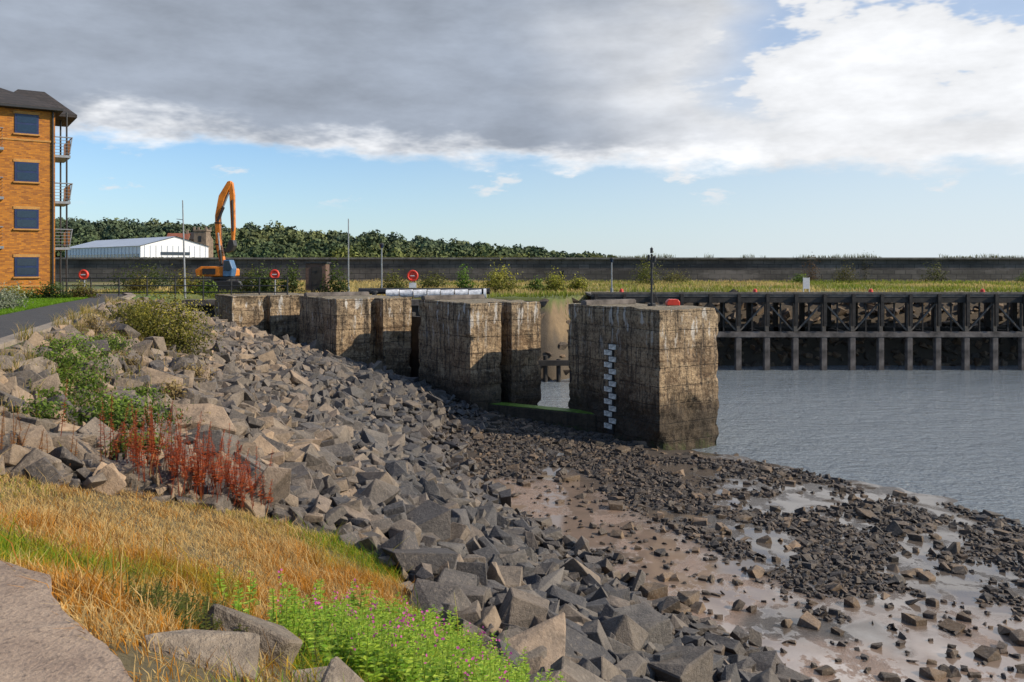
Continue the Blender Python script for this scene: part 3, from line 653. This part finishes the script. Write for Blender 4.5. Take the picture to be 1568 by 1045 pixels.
green=np.array([.17,.34,.015]); ygr=np.array([.48,.43,.03]); tan=np.array([.80,.56,.23]); orr=np.array([.68,.30,.035]); brn=np.array([.32,.15,.035])
q=np.where((r<.35+.4*sst(f3,.4,.6))[:,None],orr,tan)
gmask=sst(f1+.14*(f2-.5)+.14*sst(a,-2.6,-.4)+.42*sst(-a,2.9,3.7)*sst(-b,-7.6,-6.2),.50,.64)
q=q*(1-gmask[:,None])+np.where(r[:,None]<.5,ygr,green)*gmask[:,None]
tm=sst(b,7.4,8.6)*(1-sst(a,-3.2,-2.0)); q=np.where((rng.uniform(0,1,n)<tm*.7)[:,None],tan*1.05,q)
q=np.where((rng.uniform(0,1,n)<.05+.15*sst(f3,.55,.7))[:,None],brn,q)*rng.uniform(.65,1.15,(n,1))
h=(.03+.20*f2*f3*1.6+.05*f1)*rng.uniform(.6,1.3,n)*(1-.35*tm); h=np.where(rng.uniform(0,1,n)<.016,h*2.6,h)
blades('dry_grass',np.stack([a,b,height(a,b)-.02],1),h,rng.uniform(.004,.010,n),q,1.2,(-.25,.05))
N=60000; b=rng.uniform(14,47,N); xl=np.interp(b,ys,xr-wd); a=xl-.05-rng.uniform(0,1,N)**1.3*9
blades('lawn_grass',np.stack([a,b,np.zeros(N)],1),rng.uniform(.04,.10,N),rng.uniform(.01,.03,N),np.array([.17,.32,.015])*rng.uniform(.7,1.3,(N,1)),.8)
N=60000; a=rng.uniform(-28,70,N); b=52+46*rng.uniform(0,1,N)**1.2; ok=(b>np.where(a<5,52,61.5)); a,b=a[ok],b[ok]; n=len(a); f=fbm(a,b,.13,17); gm=sst(f,.42,.6)[:,None]
q=np.array([.64,.48,.18])*(1-gm)+np.array([.24,.29,.035])*gm
blades('rough_grassland',np.stack([a,b,height(a,b)-.05],1),rng.uniform(.12,.45,n)*(.5+fbm(a,b,.4,3)),rng.uniform(.03,.10,n),q*rng.uniform(.6,1.2,(n,1)),.6)
N=9000; a=rng.uniform(-60,95,N); k=fbm(a,a*0,.25,44)>.46; a=a[k&(rng.uniform(0,1,N)<.6)]; n=len(a)
blades('wall_top_grass',np.stack([a,99+rng.uniform(-.1,1.6,n),np.full(n,2.46)],1),rng.uniform(.15,.8,n)*fbm(a,a*0,.7,2)*sst(a,-30,30)+.1,rng.uniform(.03,.07,n),np.tile([.14,.14,.03],(n,1))*rng.uniform(.6,1.3,(n,1)),.6)
G1=(.07,.13,.016); G2=(.24,.34,.04); DG=(.03,.06,.014)
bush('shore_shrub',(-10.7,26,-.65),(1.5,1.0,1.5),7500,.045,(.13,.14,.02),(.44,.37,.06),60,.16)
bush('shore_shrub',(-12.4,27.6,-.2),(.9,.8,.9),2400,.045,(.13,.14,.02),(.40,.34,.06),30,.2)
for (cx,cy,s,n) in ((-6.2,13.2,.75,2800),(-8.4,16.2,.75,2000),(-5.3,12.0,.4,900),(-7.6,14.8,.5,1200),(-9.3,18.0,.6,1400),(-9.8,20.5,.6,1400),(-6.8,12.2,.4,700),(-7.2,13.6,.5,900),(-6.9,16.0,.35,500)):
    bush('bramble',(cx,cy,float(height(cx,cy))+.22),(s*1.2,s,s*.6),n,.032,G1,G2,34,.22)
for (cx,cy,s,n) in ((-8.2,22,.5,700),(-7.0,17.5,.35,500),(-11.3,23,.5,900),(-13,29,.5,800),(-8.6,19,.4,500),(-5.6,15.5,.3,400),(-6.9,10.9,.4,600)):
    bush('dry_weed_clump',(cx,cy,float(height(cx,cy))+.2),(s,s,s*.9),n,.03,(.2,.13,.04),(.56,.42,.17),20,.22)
N=12000; b=rng.uniform(10,38,N); a=xc(b)+rng.uniform(.1,4.2,N)*rng.uniform(0,1,N); k=fbm(a,b,.8,37)>.54; a,b=a[k],b[k]; n=len(a)
blades('verge_grass',np.stack([a,b,height(a,b)+.08],1),rng.uniform(.15,.45,n),rng.uniform(.006,.016,n),np.where((rng.uniform(0,1,n)<.5)[:,None],tan*.8,ygr*.6)*rng.uniform(.6,1.15,(n,1)),.7)
def spikes(name,cx,cy,rx,ry,m,hh,stemc,c1,c2,per,ls,lo=.2,flower=None,fp=.35,lift=0):
    VV=[];FF=[];CC=[];off=0
    x0=cx+rng.normal(size=m)*rx; y0=cy+rng.normal(size=m)*ry; z0=height(x0,y0)+lift
    H=hh*rng.uniform(.55,1.15,m); lx=rng.normal(size=m)*.14*H; ly=rng.normal(size=m)*.14*H
    B=np.stack([x0,y0,z0],1); T=B+np.stack([lx,ly,H],1); w=np.array([.005,0.002,0])
    V=np.stack([B-w,B+w,T+w*.4,T-w*.4],1).reshape(-1,3); VV.append(V); FF.append(np.arange(m*4).reshape(m,4)); CC.append(np.tile(stemc,(m*4,1))); off=m*4
    u=rng.uniform(lo,1,(m,per)); P=(B[:,None]+(T-B)[:,None]*u[:,:,None]).reshape(-1,3); uf=u.ravel()
    rad=ls*(1.6-1.1*uf); an=rng.uniform(0,2*np.pi,len(P)); o=np.stack([np.cos(an)*rad,np.sin(an)*rad,rad*.25],1)
    sd=np.cross(o,[0,0,1.0]); sd=sd/np.linalg.norm(sd,axis=1)[:,None]*(rad*.28)[:,None]
    V=np.stack([P,P+o*.5+sd,P+o-np.array([0,0,1])*rad[:,None]*.1,P+o*.5-sd],1).reshape(-1,3)
    f=rng.uniform(0,1,(len(P),1)); c=(np.array(c1)*(1-f)+np.array(c2)*f)*rng.uniform(.7,1.2,(len(P),1))
    VV.append(V);FF.append(np.arange(len(V)).reshape(-1,4)+off);CC.append(np.repeat(c,4,axis=0)); off+=len(V)
    if flower is not None:
        k=rng.uniform(0,1,m)<fp; Tn=T[k]; P=np.repeat(Tn,6,axis=0)+rng.normal(size=(len(Tn)*6,3))*np.array([.016,.016,.035]); V,F=leafarr(P,rng.uniform(.008,.015,len(P)),asp=.8)
        VV.append(V);FF.append(F+off);CC.append(np.tile(flower,(len(V),1)))
    return mesh_np(name,np.concatenate(VV),np.concatenate(FF),M_leaf,np.clip(np.concatenate(CC),0,1))
RD=((.22,.05,.02),(.42,.065,.028),(.60,.18,.045))
spikes('dock_plant',-4.0,11.2,.3,.3,56,.85,*RD,70,.045,.3,lift=.1)
spikes('dock_plant',-4.7,11.0,.35,.3,46,.85,*RD,70,.045,.3,lift=.15)
spikes('dock_plant',-3.6,11.5,.15,.2,24,.65,*RD,60,.040,.3,lift=.05)
spikes('dock_plant',-6.2,10.2,.5,.3,36,.5,(.2,.08,.03),(.42,.19,.055),(.50,.28,.09),46,.034,.3,lift=.1)
for (cx,cy,rx,ry,m,hh) in ((-1.2,6.2,.3,.3,140,.44),(-.65,6.0,.25,.3,150,.46),(-.15,5.8,.24,.28,130,.44),(-.9,7.0,.35,.3,120,.42),(-.3,6.9,.3,.3,110,.40),(.2,6.2,.25,.3,70,.38),(-.75,7.8,.35,.3,80,.38),(-1.4,7.2,.3,.4,50,.36)):
    spikes('willowherb_plant',cx,cy,rx,ry,m,hh,(.18,.26,.03),(.20,.40,.025),(.52,.64,.08),38,.060,.05,(.66,.12,.42),.16)
spikes('green_weed',-2.1,5.7,.3,.2,80,.22,(.1,.1,.03),(.07,.12,.016),(.2,.23,.035),34,.035,.05)
spikes('green_weed',-2.0,5.1,.3,.15,50,.2,(.1,.1,.03),(.07,.12,.016),(.22,.2,.03),34,.03,.05)
spikes('green_weed',.75,6.2,.3,.3,30,.4,(.12,.12,.03),(.10,.12,.02),(.26,.22,.05),24,.03,.1)
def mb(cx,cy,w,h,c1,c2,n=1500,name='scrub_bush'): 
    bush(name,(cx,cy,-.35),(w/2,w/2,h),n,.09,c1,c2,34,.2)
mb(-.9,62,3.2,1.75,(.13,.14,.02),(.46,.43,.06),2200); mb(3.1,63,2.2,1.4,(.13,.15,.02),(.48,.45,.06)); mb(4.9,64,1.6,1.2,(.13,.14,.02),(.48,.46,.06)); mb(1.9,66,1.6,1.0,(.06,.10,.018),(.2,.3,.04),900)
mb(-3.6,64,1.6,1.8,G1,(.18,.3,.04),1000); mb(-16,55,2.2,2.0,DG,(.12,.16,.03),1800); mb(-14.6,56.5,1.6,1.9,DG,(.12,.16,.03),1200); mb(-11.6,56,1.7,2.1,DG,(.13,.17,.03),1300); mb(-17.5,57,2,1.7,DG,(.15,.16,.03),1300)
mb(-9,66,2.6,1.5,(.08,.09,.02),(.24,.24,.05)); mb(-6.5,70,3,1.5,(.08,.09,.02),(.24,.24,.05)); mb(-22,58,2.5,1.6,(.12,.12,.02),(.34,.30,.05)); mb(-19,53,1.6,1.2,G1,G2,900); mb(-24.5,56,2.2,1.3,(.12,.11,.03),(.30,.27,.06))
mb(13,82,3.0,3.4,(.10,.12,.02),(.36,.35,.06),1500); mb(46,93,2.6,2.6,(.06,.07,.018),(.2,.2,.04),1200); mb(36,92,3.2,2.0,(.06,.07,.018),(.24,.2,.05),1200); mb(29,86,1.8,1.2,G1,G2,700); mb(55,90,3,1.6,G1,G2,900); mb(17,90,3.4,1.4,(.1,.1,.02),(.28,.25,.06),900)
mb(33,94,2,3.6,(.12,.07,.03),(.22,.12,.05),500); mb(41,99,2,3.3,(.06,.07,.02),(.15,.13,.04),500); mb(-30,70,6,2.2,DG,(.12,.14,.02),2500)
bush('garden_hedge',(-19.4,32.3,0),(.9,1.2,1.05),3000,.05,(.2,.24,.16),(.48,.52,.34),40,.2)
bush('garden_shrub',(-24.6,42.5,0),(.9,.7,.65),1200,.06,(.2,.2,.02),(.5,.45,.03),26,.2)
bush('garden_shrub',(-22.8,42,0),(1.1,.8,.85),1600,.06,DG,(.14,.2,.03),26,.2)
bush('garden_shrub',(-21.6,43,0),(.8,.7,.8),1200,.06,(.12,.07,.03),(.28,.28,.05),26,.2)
# wooded hill
pxs=[-340,-270,-235,-215,-184,-155,-135,-120,-108,-84,-65,-29,5,33,48,62,200]; hts=[19,18.5,18,17,15.5,14.0,15,14.5,13.5,10.5,9.4,6.4,4.2,3.0,1.0,-4,-6]
def hillz(x,y): return (np.interp(x,pxs,hts)+3)*sst(y,300,450)*1.0-3+4*(fbm(x,y,.02,9)-.5)*sst(-np.asarray(x,float),-20,60)
hx=np.arange(-360,205,6.0); hy=np.arange(290,560,9.0); A,B=np.meshgrid(hx,hy); Zh=hillz(A,B)
idx=(np.arange(len(hy)-1)[:,None]*len(hx)+np.arange(len(hx)-1)[None]).ravel()
mesh_np('hill',np.stack([A.ravel(),B.ravel(),Zh.ravel()],1),np.stack([idx,idx+1,idx+1+len(hx),idx+len(hx)],1),simple('hill_ground',(.05,.075,.025),.95,var=.4,scale=.05),smooth=True)
ta,tb=jgrid(-330,58,310,466,8.6); ok=(ta>-.64*tb-6)&(hillz(ta,tb)>-2.0); ta,tb=ta[ok],tb[ok]
ok=~((ta>-140)&(ta<-95)&(tb<318)); ta,tb=ta[ok],tb[ok]; nt_=len(ta); tr=(2.8+3.8*rng.uniform(0,1,nt_)**1.3)*np.where(ta>10,.65,1); th=tr*rng.uniform(.85,1.3,nt_)
K=8; L_=44
cd=rng.normal(size=(nt_,K,3)); cd/=np.linalg.norm(cd,axis=2)[:,:,None]; cd[:,:,2]=np.abs(cd[:,:,2])
cen=np.stack([ta,tb,hillz(ta,tb)+tr*.4],1)[:,None]+cd*np.stack([tr,tr,th],1)[:,None]*.62
cr=tr[:,None]*rng.uniform(.34,.56,(nt_,K))
ld=rng.normal(size=(nt_,K,L_,3)); ld/=np.linalg.norm(ld,axis=3)[...,None]
P=(cen[:,:,None]+ld*cr[:,:,None,None]*rng.uniform(.75,1.12,(nt_,K,L_,1)))
sp_=fbm(ta,tb,.03,77)[:,None]
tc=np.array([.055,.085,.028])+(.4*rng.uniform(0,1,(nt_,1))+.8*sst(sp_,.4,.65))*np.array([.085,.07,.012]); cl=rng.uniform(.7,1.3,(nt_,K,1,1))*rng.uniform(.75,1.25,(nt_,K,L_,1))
hz=np.clip((tb-300)/200,0,1)[:,None]; tc=tc*(1-.45*hz)+np.array([.10,.135,.145])*.45*hz  # distance haze painted into the leaf colour, stronger on farther trees
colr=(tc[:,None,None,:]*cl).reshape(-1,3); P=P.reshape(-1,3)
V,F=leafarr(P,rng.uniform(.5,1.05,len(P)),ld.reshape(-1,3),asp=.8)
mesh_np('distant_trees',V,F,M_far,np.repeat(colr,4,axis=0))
# ---------------------------------------------------------------- sky
w=bpy.data.worlds.new('World'); S.world=w; w.use_nodes=True; t=NT(w.node_tree); bg=w.node_tree.nodes['Background']
sky=t.n('ShaderNodeTexSky',sky_type='NISHITA',sun_disc=False,sun_elevation=SUN_EL,sun_rotation=SUN_AZ,air_density=1.0,dust_density=.3,ozone_density=1.5)
g=t.n('ShaderNodeTexCoord').outputs['Generated']; sp=t.n('ShaderNodeSeparateXYZ',{0:g}); sx,sy,sz=sp.outputs
az=t.m('ARCTAN2',sx,sy)
uv=t.n('ShaderNodeCombineXYZ',{0:az,1:t.m('MULTIPLY',sz,2.6),2:.3}).outputs[0]
uvs=t.n('ShaderNodeCombineXYZ',{0:az,1:t.m('MULTIPLY',sz,2.8),2:1.7}).outputs[0]
n1=t.noise(uvs,9.5,6,.60); n2=t.noise(uv,2.2,4,.55); n3=t.noise(uvs,6.0,6,.62)
edge=t.m('MINIMUM',t.m('ADD',t.m('ADD',.113,t.m('MULTIPLY',az,-.040)),t.m('MULTIPLY',t.m('MULTIPLY',az,az),.01)),.2)
d=t.m('ADD',t.m('SUBTRACT',sz,edge),t.m('MULTIPLY',t.m('SUBTRACT',n1,.5),.07))
cover=t.mr(d,-.005,.016,0,1,True)
azn=t.m('ADD',az,t.m('MULTIPLY',t.m('SUBTRACT',n2,.5),.5))
gap=t.m('MULTIPLY',t.mr(n3,.51,.58,0,1,True),t.mr(azn,.24,.36,0,1,True)); high=t.mr(sz,.35,.6,0,.55,True)
gap=t.m('MULTIPLY',gap,t.mr(sz,.14,.18,0,1,True))
cover=t.m('MULTIPLY',cover,t.m('SUBTRACT',1.0,t.m('MULTIPLY',gap,.8))); cover=t.m('MULTIPLY',cover,t.m('SUBTRACT',1.0,high))
front=t.mr(sy,-.05,.45,0,1,True)
cover=t.m('MULTIPLY',cover,t.mr(front,0,1,.12,1))
wisp=t.m('MULTIPLY',t.m('MULTIPLY',t.mr(n1,.58,.66,0,.8,True),t.mr(sz,.06,.08,0,1,True)),t.mr(sz,.13,.11,0,1,True))
haze=t.m('MULTIPLY',t.m('MULTIPLY',t.mr(az,-.35,.6,.0,.85,True),t.mr(sz,.22,.0,.35,1)),front)
shade=t.m('MULTIPLY',t.mr(t.m('ADD',d,t.m('MULTIPLY',t.m('SUBTRACT',n3,.5),.12)),-.005,.04,0,1,True),t.mr(azn,.06,.34,1,.10,True))
lum=t.mr(n3,.3,.7,1.20,.80)
cw=t.mix(shade,(9.2,9.3,9.5),(3.7,4.2,5.05)); cw=t.scale(cw,lum)
glow=t.m('MULTIPLY',t.m('MULTIPLY',t.mr(sz,.30,.40,0,1,True),t.mr(sz,.85,.6,0,1,True)),t.m('MULTIPLY',t.mr(az,-.15,.25,0,1,True),t.mr(az,1.3,.9,0,1,True)))  # bright cloud patch added above the frame to make water and puddles gleam
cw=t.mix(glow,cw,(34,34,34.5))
skb=t.n('ShaderNodeVectorMath',{0:sky.outputs[0],1:(1.0,1.24,1.52)},operation='MULTIPLY').outputs[0]
skb=t.mix(t.m('MULTIPLY',t.mr(sz,.16,.0,0,.5),front),skb,(5.8,7.2,8.3))
skc=t.mix(haze,skb,(7.6,8.3,8.9))
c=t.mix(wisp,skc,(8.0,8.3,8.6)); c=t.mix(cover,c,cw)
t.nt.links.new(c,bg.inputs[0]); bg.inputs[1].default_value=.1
L=bpy.data.lights.new('sun','SUN'); L.energy=5.0; L.angle=math.radians(.5); L.color=(1,.87,.68)
so=bpy.data.objects.new('sun',L); link(so)
sd=Vector((math.sin(SUN_AZ)*math.cos(SUN_EL),math.cos(SUN_AZ)*math.cos(SUN_EL),math.sin(SUN_EL))); so.rotation_euler=sd.to_track_quat('Z','Y').to_euler()
cam=bpy.data.cameras.new('camera'); co=bpy.data.objects.new('camera',cam); link(co)
co.location=(0,0,1.7); co.rotation_euler=(math.radians(90),0,0); cam.lens=30; cam.sensor_width=36; cam.shift_y=-.075; cam.clip_start=.05; cam.clip_end=6000
S.camera=co
